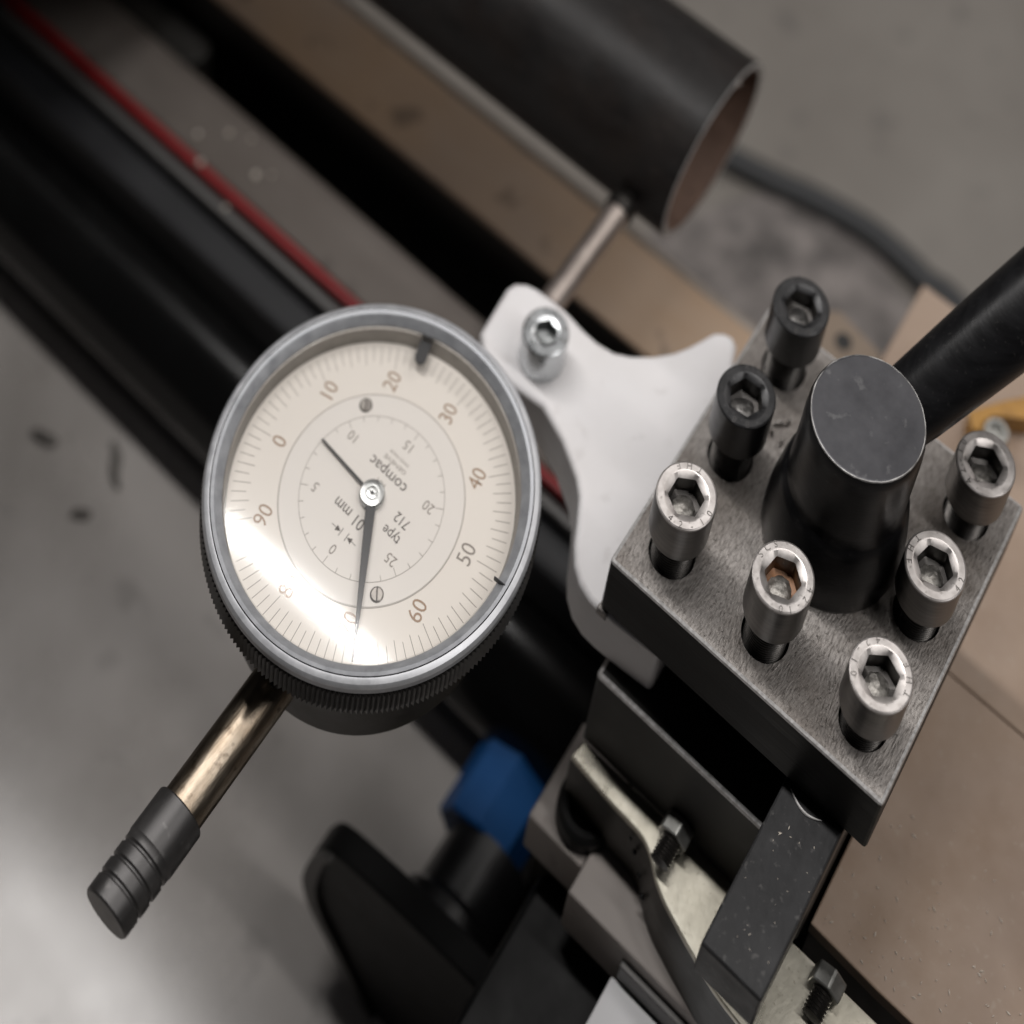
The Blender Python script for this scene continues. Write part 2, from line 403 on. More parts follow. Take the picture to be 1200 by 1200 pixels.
hs = obj('unseen_headstock', box(-900, -404, -70, 260, -299, 420, 12, 3), M['blue_black'])  # out of view; added and made tall to shade the upper-left bed
tag(hs, 'unseen dark end block of the lathe, added to shade the far end of the bed', 'unseen_headstock')
ck = obj('unseen_chuck', lathe([(0, -407.9), (92, -407.9), (94, -404), (94, -338), (91, -334), (34, -334), (34, -330), (0, -330)], (0, 98, -36), (1, 0, 0), 96), M['jaw_side'])  # also out of view, added for its shade on the bed
tag(ck, 'unseen round dark lathe grip on the black tube, added to shade the bed', 'unseen_chuck')

# dirt patch behind the bed and cable
dp = smooth_curve([(-178, 160), (-150, 205), (-125, 248), (-95, 262), (-70, 264), (-40, 252), (0, 245), (40, 230), (60, 150), (-20, 120), (-140, 118)], 6, True)
o = structure('floor_dirt', prism([(p.x, p.y) for p in dp], -300.5, -298.5), M['dirt'])
cab = smooth_curve([(-230, 235, -294), (-180, 250, -294), (-150, 252, -294), (-122, 257, -294), (-97, 263, -294), (-70, 266.6, -294), (-50, 265, -294), (-38, 263, -294), (-20, 262, -294), (40, 240, -294), (160, 200, -294)], 6)
o = obj('cable', tube_path([tuple(p) for p in cab], 6.0, 14), M['cable'])
tag(o, 'dark cable lying across the grey floor past the black tube end', 'cable')

for k, (x, y, r) in enumerate([(-283.5, 28.3, 1.5), (-283.8, 45.1, 1.1), (-262.6, 39.5, 1.4), (-293.3, 36.7, .9), (-264.5, 24.0, 1.1), (-274.8, 49.5, .8), (-258, 44, .7)]):
    b = bmesh.new(); bmesh.ops.create_icosphere(b, subdivisions=2, radius=r)
    zt = -159 if abs(y - 28.3) < 1 else (-164 if y < 25 else -160)
    for v in b.verts:
        v.co = Vector((x, y, zt + r * .6)) + v.co * random.uniform(.75, 1.15)
    o = obj('bright_chip', b, M['crumb'])
    tag(o, ['brightest metal chip, lying on the red stripe of the bed', 'bright chip near the black gap, upper left on the bed',
            'bright chip in the middle of the grey bed way', 'faint chip farthest left on the grey bed way',
            'bright chip on the grey strip below the red stripe', 'small chip closest to the rounded end of the black gap',
            'smallest chip on the grey bed way, nearest the gauge'][k], 'metal chip', 'bright chips on the lathe bed')

# floor litter
for k, (x, y, zt, l, a) in enumerate([(-265, -36, -265, 18, 2.6), (-297, -46, -270, 10, .4), (-266, -54, -275.5, 7, 1.1)]):
    p = [(x + math.cos(a) * l * t + 2 * math.sin(5 * t), y + math.sin(a) * l * t, zt + math.sin(a) * l * t * .42) for t in (-.5, -.25, 0, .25, .5)]
    o = obj('metal_chip', tube_path(p, [.8, 1.8, 2.2, 1.9, .8], 8), M['chip'])
    tag(o, ['long dark metal chip on the grey floor left of the gauge', 'dark crumb on the grey floor by the left picture edge',
            'small dark crumb on the floor below the long chip'][k], 'metal chip', 'dark chips on the floor')

# ================================================================== SLIDES UNDER THE POST
cs = thing('cross_slide', (0, -50, -160), 'grey machined cross slide top under the tool post, with stepped front edge', 'cross slide')
obj('slide_top', box(-24.5, 90, -72.2, -40, -150, -125, .6), M['flat'], cs)
obj('side_ledge', box(-45.5, -24.6, -64.2, -34, -150, -128, .8), M['flat'], cs)
obj('front_ledge', box(-3.0, 90, -74.4, -72.3, -150, -131, .5), M['way_strip'], cs)
obj('slide_body', box(-43, 90, -60, 110, -299, -150.2, 1), M['casting_side'], cs)

edge = [(-39.5, -55.4), (-31, -56.3), (-23.5, -57), (-15, -57.4), (-10.2, -58), (-6.5, -60), (-2.6, -63.2), (2, -65.8), (7.1, -67.7), (15, -70.3), (28.8, -73.9), (60, -77), (92, -78)]
low = smooth_curve(edge, 4)
poly = [(p.x, p.y) for p in low] + [(92, -49.9), (-38.5, -49.9)]
cst = thing('compound_casting', (0, -60, -125), 'shiny worn iron casting with curved dark side below the tool post', 'iron casting')
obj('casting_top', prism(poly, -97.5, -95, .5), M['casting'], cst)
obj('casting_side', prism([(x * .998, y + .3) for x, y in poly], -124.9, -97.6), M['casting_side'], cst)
for (x, y, z, s) in [(-12, -58.3, -106, 1), (-8.3, -59.8, -112, .9), (-5.2, -62, -116, 1.1), (-14.2, -58, -101, .7)]:
    b2 = bmesh.new(); bmesh.ops.create_uvsphere(b2, u_segments=12, v_segments=8, radius=.8 * s)
    for v in b2.verts: v.co += Vector((x, y, z))
    obj('oil_drop', b2, M['black_gloss'], cst)

def stud(x, z, label):
    t = thing('clamp_stud', (x, -50, z), label, 'clamp stud', 'clamp studs on the front of the slide')
    n = [(x + 5.2 * math.cos(k * PI / 3 + .35), z + 5.2 * math.sin(k * PI / 3 + .35)) for k in range(6)]
    b = bmesh.new()
    ra = [b.verts.new((px, -50.2, pz)) for px, pz in n]; rb = [b.verts.new((px, -55.5, pz)) for px, pz in n]
    b.faces.new(ra); b.faces.new(rb[::-1])
    for k in range(6): b.faces.new((ra[k], ra[(k + 1) % 6], rb[(k + 1) % 6], rb[k]))
    bmesh.ops.recalc_face_normals(b, faces=b.faces); bevel(b, .5, 2)
    obj('nut', b, M['steel_nut'], t)
    prof = [(0, -50.2)]
    h = -50.2
    for k in range(12):
        prof += [(2.5, h - .1), (3.1, h - .55)]; h -= 1.0
    prof += [(0, h)]
    obj('threaded_end', lathe([(r, -hh) for r, hh in prof], (x, 0, z), (0, -1, 0), 20), M['thread'], t)
M['steel_nut'] = material('dull_nut_steel', (0.25, 0.25, 0.235), (0.42, 0.42, 0.40), (0.35, 0.5), .9, 200)
stud(-3.2, -88, 'steel nut on short black threaded stud left of the black tool bar')
stud(49.5, -91, 'steel nut on threaded stud right of the black tool bar by the brown board')

bd = thing('cover_board', (80, 40, -101), 'smooth brown board with chips and a fine seam, right of the tool post', 'cover board')
obj('board', prism([(39, -43), (62, -43.8), (120, -43.4), (240, -43), (240, 37.6), (39, 37.6)], -101, -95, .5), M['board'], bd)
obj('board', prism([(-18.5, 38.1), (240, 38.1), (240, 141), (-18.5, 141)], -101, -95.3, .5), M['board'], bd)
o = obj('slide_bed', box(39.5, 240, -42.6, 140, -299, -101.2), M['casting_side'])
tag(o, 'dark iron block carrying the brown board at the right of the post', 'iron block')

tb = thing('tan_plate', (-34, 122, -140), 'small tan plate with a dark hole behind the tool post', 'plate')
b = prism([(-50, 108), (-22, 108), (-22.5, 128.5), (-43, 132), (-50, 126)], -150, -130, .4)
obj('plate', b, M['tan'], tb)
obj('hole', lathe([(0, -129.9), (3.2, -129.9), (3.2, -129.6), (0, -129.6)], (-36.5, 123, 0), (0, 0, 1), 24), M['recess_shade'], tb)  # black disc laid on the plate; the hole's dark is its colour

yt = thing('amber_stop', (20.9, 107.0, -95), 'amber plastic block beside the rear right steel screw', 'plastic stop')
yp = [(14.9, 106.3), (18.7, 102.0), (21.4, 103.2), (20.9, 107.0), (22.4, 110.6), (25.9, 113.1), (34.0, 118.3), (31.0, 126.4), (23.6, 117.9), (19.9, 113.1)]
obj('block', prism(yp[::-1], -94.9, -85, .6), M['yellow'], yt)
yb = thing('worn_nut', (25.8, 104.1, -95), 'worn grey nut against the amber plastic block', 'nut')
obj('nut', lathe([(0, -94.9), (4.6, -94.9), (4.6, -82), (4.1, -80), (2.8, -80), (2.4, -82), (0, -82)], (25.8, 104.1, 0), (0, 0, 1), 12), M['steel_nut'], yb)

# ring boss on the ledge
rb = obj('oil_ring', lathe([(4.6, -127.8), (9.2, -127.8), (10, -126.2), (9.9, -121), (8.6, -119.2), (6.6, -119.6), (4.8, -124)], (-31.0, -53.0, 0), (0, 0, 1), 48, closed=True), M['rubber'])
tag(rb, 'black rubber ring seated on the grey ledge left of the casting', 'rubber ring')

# apron, card
ap = obj('apron', box(-38, 90, -120, -61, -299, -162, 2), M['rubber'])
tag(ap, 'dark grey apron block below the front edge of the slide', 'apron')
wc = obj('white_block', box(-4.2, 45, -118, -74.7, -161.9, -140, .6), M['white_card'])
tag(wc, 'flat white block on the dark apron, its corner showing at the bottom edge', 'white block')

# hand wheel
hx, hz = -58, -242
hw = thing('handwheel', (hx, -86, hz), 'black handwheel with blue angular collar below the gauge', 'handwheel')
def xz_prism(poly, y0, y1, bev):
    b = bmesh.new()
    fr = [b.verts.new((x, y0, z)) for x, z in poly]; bk = [b.verts.new((x, y1, z)) for x, z in poly]
    b.faces.new(fr); b.faces.new(bk[::-1]); n = len(poly)
    for k in range(n): b.faces.new((fr[k], bk[k], bk[(k + 1) % n], fr[(k + 1) % n]))
    bmesh.ops.recalc_face_normals(b, faces=b.faces); bevel(b, bev, 2, 50)
    return b
arc = smooth_curve([(-60, -312), (-69, -303), (-80, -289), (-95.5, -268), (-106.5, -254), (-111, -240), (-110.3, -226), (-106.5, -209), (-100, -200.5), (-80, -194.5), (-58, -190.5), (-34, -188)], 4)
outer_xz = [(p.x, p.y) for p in arc]
obj('web', xz_prism(outer_xz + [(-34, -312)], -89.5, -80, 1.2), M['wheel_black'], hw)
rim = outer_xz[4:33]
inset = []
for k, (x, z) in enumerate(rim):
    a = rim[max(k - 1, 0)]; c = rim[min(k + 1, len(rim) - 1)]
    d2 = Vector((c[0] - a[0], c[1] - a[1])).normalized()
    w = 1.5 + 5.0 * math.sin(PI * k / (len(rim) - 1)) ** .7
    inset.append((x + d2.y * w, z - d2.x * w))
obj('rim', xz_prism([(x * .998 - .1, z) for x, z in rim] + inset[::-1], -91.6, -89.6, .3), M['rim_lit_grey'], hw)
obj('hub', lathe([(0, 79), (19, 79), (20.5, 76), (20, 70), (17, 67), (16.5, 48), (0, 48)], (hx - 4, 0, hz + 8), (0, -1, 0), 72), M['hub_gloss'], hw)
obj('collar', lathe([(0, 49), (15.5, 49), (16.5, 48), (16.5, 11), (15.5, 10), (0, 10)], (hx - 11, 0, hz + 9), (0, -1, 0), 8), M['blue'], hw)
obj('collar_tab', box(-66, -57.5, -12, 3, -240, -219, 1), M['blue'], hw)

# ================================================================== WORKPIECE TUBE
tx, ty, tz, tr = -94.5, 98.0, -36.0, 33.0
tu = thing('steel_tube', (-150, ty, tz), 'large black steel tube with open rusty end, touched by the gauge tip', 'steel tube')
obj('tube_wall', lathe([(tr - 2.4, tx - .2), (tr - .5, tx), (tr, tx - .6), (tr, -329.5), (tr - 2.4, -329.5)], (0, ty, tz), (1, 0, 0), 128), M['tube'], tu)
obj('bore', lathe([(tr - 2.41, tx - .25), (tr - 2.42, -329)], (0, ty, tz), (1, 0, 0), 96), M['tube_in'], tu)
obj('burr', lathe([(tr - 2.5, tx - .15), (tr - .5, tx + .12), (tr - .1, tx - .25)], (0, ty, tz), (1, 0, 0), 128, mod=lambda r, k: random.uniform(-.12, .12)), M['worn_glint_edge'], tu)
b = bmesh.new()
for k in range(9):
    a0 = R(62 + random.uniform(-9, 9)); r0 = tr - 3.6
    c = Vector((tx - random.uniform(1, 5), ty + r0 * math.cos(a0), tz + r0 * math.sin(a0)))
    p = [c + Vector((random.uniform(-1.5, 1.5), random.uniform(-2, 1), random.uniform(-2, 1))) for _ in range(4)]
    tube_path([tuple(q) for q in smooth_curve(p, 4)], .35, 5, b)
o = obj('swarf_curl', b, M['swarf'])
tag(o, 'tuft of thin coppery swarf curls inside the tube mouth', 'swarf')

# ================================================================== TOOL POST
H = 45.0
tp = thing('tool_post', (0, 0, -97), 'square steel tool post with ground top plate and dark sides', 'tool post')
holes = [(-31.9, -31.9), (-31.9, 0), (-31.9, 31.9), (0, -31.9), (31.9, -31.9), (31.9, 0), (31.9, 31.9)]
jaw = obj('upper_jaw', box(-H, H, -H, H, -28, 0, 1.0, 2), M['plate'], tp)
cut = bmesh.new()
for hx_, hy_ in holes: lathe([(0, -40), (7.0, -40), (7.0, 10), (0, 10)], (hx_, hy_, 0), (0, 0, 1), 40, cut)
cutter = obj('cutter', cut, M['plate'])
mod = jaw.modifiers.new('holes', 'BOOLEAN'); mod.object = cutter; mod.operation = 'DIFFERENCE'; mod.solver = 'EXACT'
dg = bpy.context.evaluated_depsgraph_get()
me = bpy.data.meshes.new_from_object(jaw.evaluated_get(dg))
jaw.modifiers.clear(); jaw.data = me
bpy.data.objects.remove(cutter)
me.materials.clear(); me.materials.append(M['plate']); me.materials.append(M['jaw_side']); me.materials.append(M['worn_glint_edge'])
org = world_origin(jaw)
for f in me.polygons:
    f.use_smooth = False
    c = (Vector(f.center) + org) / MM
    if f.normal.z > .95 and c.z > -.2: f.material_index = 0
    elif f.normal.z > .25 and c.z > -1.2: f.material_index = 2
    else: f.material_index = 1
obj('core', box(-22, 24, -23, 23, -55, -28.1), M['jaw_side'], tp)
o = obj('lower_jaw', box(-39.5, 37.6, -49.9, H, -95.0, -52, 1.3, 2), M['base_side'], tp, mats=[M['base_side'], M['worn_glint_edge']])
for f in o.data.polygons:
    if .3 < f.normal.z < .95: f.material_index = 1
obj('corner_lip', box(-45.6, -42, -45.7, -42.6, -31.5, -28.2, .3), M['steel_dark'], tp)

# clamp handle
hc = Vector((2.0, 2.2, 0))
ch = thing('clamp_lever', (hc.x, hc.y, 0), 'black clamp handle with round flat hub and thick lever', 'clamp handle')
obj('hub', lathe([(0, .1), (20.6, .1), (20.8, 1), (20.8, 9), (20.5, 13), (19.8, 19), (18.9, 25), (18.3, 27.6), (17.6, 28.6), (17.3, 29.6), (17.2, 34), (17.1, 55), (16.95, 60), (16.6, 62.8), (16.1, 63.8), (0, 63.8)], hc, (0, 0, 1), 96), M['hub'], ch)
cap_o = obj('hub_face', lathe([(0, 64.0), (15.6, 64.0), (15.9, 63.95)], hc, (0, 0, 1), 96), M['hub_top'], ch)
obj('rim_highlight', lathe([(15.9, 63.98), (16.15, 63.95), (16.3, 63.6)], hc, (0, 0, 1), 96, mod=lambda r, k: random.uniform(-.05, .06)), M['hub_rim'], ch)
p0 = Vector((5.0, 12.0, 46)); p1 = Vector((30.0, 66, 74))
d = (p1 - p0)
L0 = d.length
obj('lever', lathe([(0, 0), (9.0, 0), (10.2, 12), (11.6, 40), (12.8, 80), (13, 130), (12, 136), (0, 137)], p0, d, 64), M['hub'], ch)

# socket screws
def hexpts(r, z, a): return [(r * math.cos(a + k * PI / 3), r * math.sin(a + k * PI / 3), z) for k in range(6)]

def ring_text(s, a_mid, r, z, size, step, bm, flip=False):
    n = len(s)
    for k, chh in enumerate(s):
        if chh == ' ': continue
        off = (k - (n - 1) / 2) * step
        a = a_mid + off if flip else a_mid - off
        p = ang2(a, r)
        u = ang2(a + PI) if flip else ang2(a)
        rd = Vector((u.y, -u.x))
        text_bm(chh, size, p, (rd.x, rd.y, 0), (u.x, u.y, 0), z, bm, .12)
    return bm

def screw(name, x, y, z, mat, label, cat, group, hr=8.8, hh=18.0, sock=5.3, depth=7.5, rot=0.0, marks=(), tr_=6.2, tl=36.0, markmat=None, lump=True, lead=1.0):
    t = thing(name, (x, y, z), label, cat, group)
    # head: turned outside, hexagonal socket with a rounded lead-in
    b = bmesh.new()
    lathe([(sock + lead, -.05), (sock + lead + .35, 0), (hr - .55, 0), (hr - .15, -.22), (hr, -.6), (hr, -hh + .5), (hr - .5, -hh), (tr_ + .1, -hh)], (x, y, z), (0, 0, 1), 60, b)
    rim = sorted([v for v in b.verts if abs(v.co.z - (z - .05)) < 1e-4], key=lambda v: math.atan2(v.co.y - y, v.co.x - x))
    top = []
    for v in rim:
        a = math.atan2(v.co.y - y, v.co.x - x)
        q = (a - rot) % (PI / 3) - PI / 6
        r = sock * math.cos(PI / 6) / math.cos(q)
        top.append(b.verts.new((x + r * math.cos(a), y + r * math.sin(a), z - .9 * lead)))
    bot = [b.verts.new((v.co.x, v.co.y, z - depth)) for v in top]
    c = b.verts.new((x, y, z - depth - 1.6))
    n = len(rim)
    for k in range(n):
        k2 = (k + 1) % n
        b.faces.new((rim[k], top[k], top[k2], rim[k2])); b.faces.new((top[k], bot[k], bot[k2], top[k2])); b.faces.new((bot[k], c, bot[k2]))
    head = obj('head', b, mat, t, mats=[mat, M['socket_rust'] if 'rust' in label else (M['socket'] if mat is not M['zinc'] else M['socket_zinc']), M['steel_shade'] if mat is M['steel'] else mat])
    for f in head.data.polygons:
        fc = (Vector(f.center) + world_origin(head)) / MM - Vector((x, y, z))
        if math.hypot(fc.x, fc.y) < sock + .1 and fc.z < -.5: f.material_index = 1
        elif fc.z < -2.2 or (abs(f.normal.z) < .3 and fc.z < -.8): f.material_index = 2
    if lump:
        b = bmesh.new(); rr = random.Random(int(x * 7 + y * 13) & 1023)
        bmesh.ops.create_icosphere(b, subdivisions=3, radius=1.0)
        for v in b.verts:
            k = 1 + rr.uniform(-.10, .10)
            v.co = Vector((x + v.co.x * sock * .74 * k, y + v.co.y * sock * .74 * k, z - depth - 1.2 + v.co.z * 1.7 * k))
        obj('socket_floor', b, M['plug'] if mat is not M['black_ox'] else M['plug_dark'], head)
    # thread
    prof = []; h = -hh + .05
    while h > -hh - tl:
        prof += [(tr_, h), (tr_, h - .25), (tr_ - .8, h - .75), (tr_ - .8, h - .95)]; h -= 1.3
    prof += [(0, h)]
    obj('thread', lathe(prof, (x, y, z), (0, 0, 1), 32), M['thread'], t)
    if marks:
        b = bmesh.new()
        for s, a, size, step, flip in marks: ring_text(s, a, (sock + 1.2 + hr) / 2, 0, size, step, b, flip)
        for v in b.verts: v.co += Vector((x, y, z))
        obj('head_marking', b, markmat or M['steel_dark'], t)
    return t

G = 'socket screws in the tool post'
# image "up" on the heads is roughly world direction (-.62, .78); the words stand along the rim
UP = math.atan2(.78, -.62)
screw('socket_screw', -31.9, 31.9, 35.0, M['black_ox'], 'black socket screw at the rear corner of the post, farthest from the tool bar', 'socket screw', G, rot=.3,
      marks=(('KDW', UP - .1, 2.6, .30, False), ('8.8', UP + PI - .1, 2.6, .26, False)), markmat=M['cap'])
screw('socket_screw', -31.9, 0, 34.4, M['black_ox'], 'black socket screw on the left side, between the other black screw and a steel one', 'socket screw', G, rot=.1,
      marks=(('KDW', UP - .45, 2.6, .30, False), ('8.8', UP + PI - .35, 2.6, .26, False)), markmat=M['cap'])
screw('socket_screw', -31.9, -31.9, 32.4, M['steel'], 'steel socket screw at the post corner nearest the white bracket', 'socket screw', G, rot=.55, hh=17.5,
      marks=(('THE', UP - .2, 2.4, .42, True), ('42-10', UP + PI + .1, 2.4, .42, True)))
screw('socket_screw', 0, -31.9, 33.6, M['steel'], 'bright steel socket screw in front of the black hub, rust stained inside', 'socket screw', G, rot=.35, hh=18,
      marks=(('42-10', UP + PI + .45, 2.4, .34, False), ('SCS', UP + .5, 2.4, .34, False)))
screw('socket_screw', 31.9, -31.9, 27.8, M['steel'], 'steel socket screw at the post corner above the black tool bar', 'socket screw', G, rot=.62, hh=16.5,
      marks=(('42-10', UP + .75, 2.4, .40, True), ('THE', UP - 1.75, 2.4, .45, True)))
screw('socket_screw', 31.9, 0, 28.4, M['steel'], 'steel socket screw right of the black hub, midway along the right edge of the post', 'socket screw', G, rot=.25, hh=15.5,
      marks=(('THE', UP + 1.0, 2.4, .45, True), ('42', UP + PI + .9, 2.4, .34, True)))
screw('socket_screw', 31.9, 31.9, 29.6, M['steel'], 'steel socket screw at the right edge, next to the amber block', 'socket screw', G, rot=.5, hh=17,
      marks=(('42-10', UP + 1.5, 2.6, .36, False),))

# swarf on the plate by the hub
for k, (x, y, a, l) in enumerate([(-24.6, 16.2, .6, 3.2), (-21.8, 12.4, 2.0, 2.6), (-22.6, 18.4, 1.2, 2.0), (-25.4, 12.6, 2.7, 1.8)]):
    b = bmesh.new()
    p = [(x + math.cos(a) * l * (t - .5), y + math.sin(a) * l * (t - .5) + .7 * math.sin(3 * t), .5 + .9 * math.sin(PI * t)) for t in (0, .2, .4, .6, .8, 1)]
    o = obj('swarf_chip', tube_path(p, [.15, .4, .5, .5, .4, .15], 6), M['swarf'])
    tag(o, ['bright curled swarf chip on the plate near the second black screw', 'lower bright swarf chip on the plate against the black hub',
            'small swarf chip farthest up the plate by the hub', 'tiny swarf chip nearest the second black screw hole'][k], 'swarf chip', 'swarf chips on the tool post')

# tool bar
tbm = box(19.6, 38.4, -89.0, -20, -46, -28.3, .7, 2)
tool = thing('tool_bar', (29, -60, -46), 'black square tool bar clamped under the post, pointing to the bottom edge', 'tool bar')
obj('bar', tbm, M['tool'], tool)
obj('packing_strip', box(20.2, 38, -80, -20, -51.9, -46.1, .2), M['jaw_side'], tool)
b = bmesh.new()
p = [(22.0 + 10.5 * t, -46.2 - 2.2 * math.sin(PI * t * .9), -28.0) for t in [k / 10 for k in range(11)]]
obj('contact_glint', tube_path(p, [.12 + .28 * math.sin(PI * k / 10) for k in range(11)], 6), M['worn_glint_edge'], tool)  # screw-contact mark; its glint is put in as a pale strip

# ================================================================== BRACKET
outer = [(-119.6, -8), (-121.3, 8.6), (-120.2, 11.6), (-117.2, 13.9), (-113.5, 14.9), (-107.4, 15.4), (-101.2, 15.4), (-94, 14.4), (-88.1, 14.2), (-82, 15.2), (-77, 17.9), (-71.4, 22.4), (-66.6, 27.7), (-63.8, 32.2), (-61.4, 37.2), (-59.6, 41.2), (-57.0, 43.4), (-54, 44.1), (-51.6, 42.6), (-50.2, 39.5), (-49.5, 37), (-47, 36), (-24, 36)]
inner = [(-24, -44), (-34, -45), (-43, -45.6), (-48.5, -45.4), (-53.2, -43.9), (-57.2, -41), (-60.4, -36.8), (-63.2, -31.4), (-66.7, -25.5), (-70.4, -22), (-74.5, -19.6), (-80, -16.4), (-90.5, -12.5), (-100, -13.5), (-112, -15)]
br = prism(outer + inner, -51.6, -28.2, 1.6, 3)
o = obj('gauge_bracket', br, M['white_plastic'], angle=50)
tag(o, 'white plastic bracket curving from the tool post to the dial gauge', 'bracket')
screw('clamp_screw', -99.4, -1.5, -12.4, M['zinc'], 'shiny zinc socket screw standing on the white bracket', 'socket screw', None, hr=7.6, hh=15.6, sock=4.0, depth=6.0, rot=.85,
      marks=(('EH2', UP + .95, 2.0, .30, False), ('8.8', UP - 1.75, 2.0, .28, True)), tr_=4, tl=18, lump=False, lead=.3)

# ================================================================== DIAL GAUGE
cx, cy, az = -110.2, -74.4, -36.5
ZB = 4.0            # the bezel stands this much above the plane of the stem's clamp
dg_ = thing('dial_gauge', (cx, cy, -55), 'round dial gauge with cream face, chrome bezel and long plunger', 'dial gauge')
c0 = (cx, cy, 0)
obj('case', lathe([(0, -52), (38, -52), (40.2, -50.5), (41, -48), (41.5, -20), (41.5, -10.5), (0, -10.5)], c0, (0, 0, 1), 128), M['body'], dg_)
obj('knurled_rim', lathe([(44, -11.0), (48.6, -11.0), (49.7, -10.2), (49.7, -.2), (49.0, .4), (44, .4)], c0, (0, 0, 1), 440, mod=lambda r, k: (.42 if k % 2 else -.42) if r > 48 else 0), M['knurl'], dg_, angle=20)
def up(prof, k=1.008): return [(r * k, h + ZB) for r, h in prof]
bz = obj('bezel', lathe(up([(44, -3.6), (48.8, -3.6), (49.2, -3.0), (49.2, -.9)]), c0, (0, 0, 1), 160), M['bezel'], dg_)
obj('outer_band', lathe(up([(49.2, -.9), (49.0, -.2), (48.5, .4), (47.6, .8), (47.1, .9)]), c0, (0, 0, 1), 160), M['bezel_bright'], bz)
obj('groove', lathe(up([(47.1, .9), (46.95, .5), (46.8, .95)]), c0, (0, 0, 1), 160), M['knurl'], bz)
obj('inner_band', lathe(up([(46.8, .95), (45.8, .7), (43.9, -.9), (43.4, -1.7)]), c0, (0, 0, 1), 160), M['bezel'], bz)
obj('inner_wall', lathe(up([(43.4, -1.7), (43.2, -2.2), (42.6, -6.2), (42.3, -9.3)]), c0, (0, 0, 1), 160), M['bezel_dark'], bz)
FZ = -5.0
face = obj('dial_face', lathe([(0, FZ), (42.6, FZ), (42.6, FZ - 1), (0, FZ - 1)], c0, (0, 0, 1), 128), M['face'], dg_)
obj('inner_dial', lathe([(0, FZ + .25), (27.3, FZ + .25), (27.5, FZ)], c0, (0, 0, 1), 128), M['face_inner'], dg_)
# dome of clear glass
RG = 395.0
dome = []
for k in range(0, 13):
    r = 43.4 * k / 12
    dome.append((r, math.sqrt(RG * RG - r * r) - math.sqrt(RG * RG - 43.4 ** 2) - 1.6 + ZB))
under = [(r, h - 1.0) for r, h in dome[::-1]]
obj('glass', lathe(dome + under, c0, (0, 0, 1), 128), M['glass'], dg_, angle=60)
# print on the rotating outer scale
A0 = R(191.5)
mk = bmesh.new()
def tick(bm, a, r0, r1, w, z):
    d1 = ang2(a); n1 = Vector((-d1.y, d1.x)) * (w / 2)
    q = [Vector((cx, cy)) + d1 * rr + s * n1 for rr, s in ((r0, -1), (r0, 1), (r1, 1), (r1, -1))]
    lo = [bm.verts.new((p.x, p.y, z)) for p in q]; hi = [bm.verts.new((p.x, p.y, z + .04)) for p in q]
    bm.faces.new(hi); bm.faces.new(lo[::-1])
    for k in range(4): bm.faces.new((lo[k], lo[(k + 1) % 4], hi[(k + 1) % 4], hi[k]))
for k in range(100):
    ln = 6.4 if k % 10 == 0 else (5.4 if k % 2 == 0 else 4.4)
    tick(mk, A0 - k * 2 * PI / 100, 41.4 - ln, 41.4, .17, FZ + .02)
o = obj('graduation_marks', mk, M['print_grey'], face); o['kind'] = 'stuff'
ud = ang2(A0); rd = Vector((ud.y, -ud.x))
for k in range(10):
    p = Vector((cx, cy)) + ang2(A0 - k * PI / 5, 31.7)
    obj('numeral', text_bm(str(k * 10), 6.3, p, (rd.x, rd.y, 0), (ud.x, ud.y, 0), FZ + .02, None, .04, .9), M['print_brown'] if k not in (5,) else M['print_grey'], face)
obj('scale_circle', lathe([(27.55, FZ + .02), (27.7, FZ + .02), (27.7, FZ + .08), (27.55, FZ + .08)], c0, (0, 0, 1), 128, closed=True), M['print_grey'], face)
# inner scale (turns counter, fixed)
IZ = FZ + .27
inn = [x for x in dg_.children if x.name.startswith('inner_dial')][0]
obj('scale_circle', lathe([(21.45, IZ), (21.58, IZ), (21.58, IZ + .05), (21.45, IZ + .05)], c0, (0, 0, 1), 128, closed=True), M['print_grey'], inn)
mk = bmesh.new()
for k in range(30):
    a = -PI / 2 - (k) * 2 * PI / 30 + 0
    tick(mk, a, 21.5 - (2.3 if k % 5 == 0 else 1.4), 21.5, .15, IZ)
o = obj('graduation_marks', mk, M['print_grey'], inn); o['kind'] = 'stuff'
RI, UI = (-1, 0, 0), (0, -1, 0)
def ipos(r, u): return (cx - r, cy - u)
for k, s in enumerate(('0', '5', '10', '15', '20', '25')):
    a = PI / 2 - k * PI / 3
    obj('numeral', text_bm(s, 3.9, ipos(17.0 * math.cos(a), 17.0 * math.sin(a)), RI, UI, IZ, None, .04, .9), M['print_grey'], inn)
obj('lettering', text_bm('0.01 mm', 4.6, ipos(1.0, 7.4), RI, UI, IZ, None, .04, .85), M['print'], inn)
obj('lettering', text_bm('type', 4.0, ipos(-10.7, 3.9), RI, UI, IZ, None, .04, .85), M['print'], inn)
obj('lettering', text_bm('712', 3.9, ipos(-10.9, -.9), RI, UI, IZ, None, .04, .85), M['print'], inn)
b = text_bm('compac', 4.4, ipos(.2, -7.4), RI, UI, IZ, None, .04, 1.0)
obj('lettering', b, M['print'], inn)
obj('lettering', text_bm('GENEVE', 1.7, ipos(.2, -10.8), RI, UI, IZ, None, .04, 1.35), M['print_grey'], inn)
obj('lettering', text_bm('SWISS MADE', 1.15, ipos(.2, -12.8), RI, UI, IZ, None, .04, 1.1), M['print_grey'], inn)
obj('lettering', text_bm('MM', 1.3, ipos(.3, -4.6), RI, UI, IZ, None, .04, 1.6), M['print_grey'], inn)
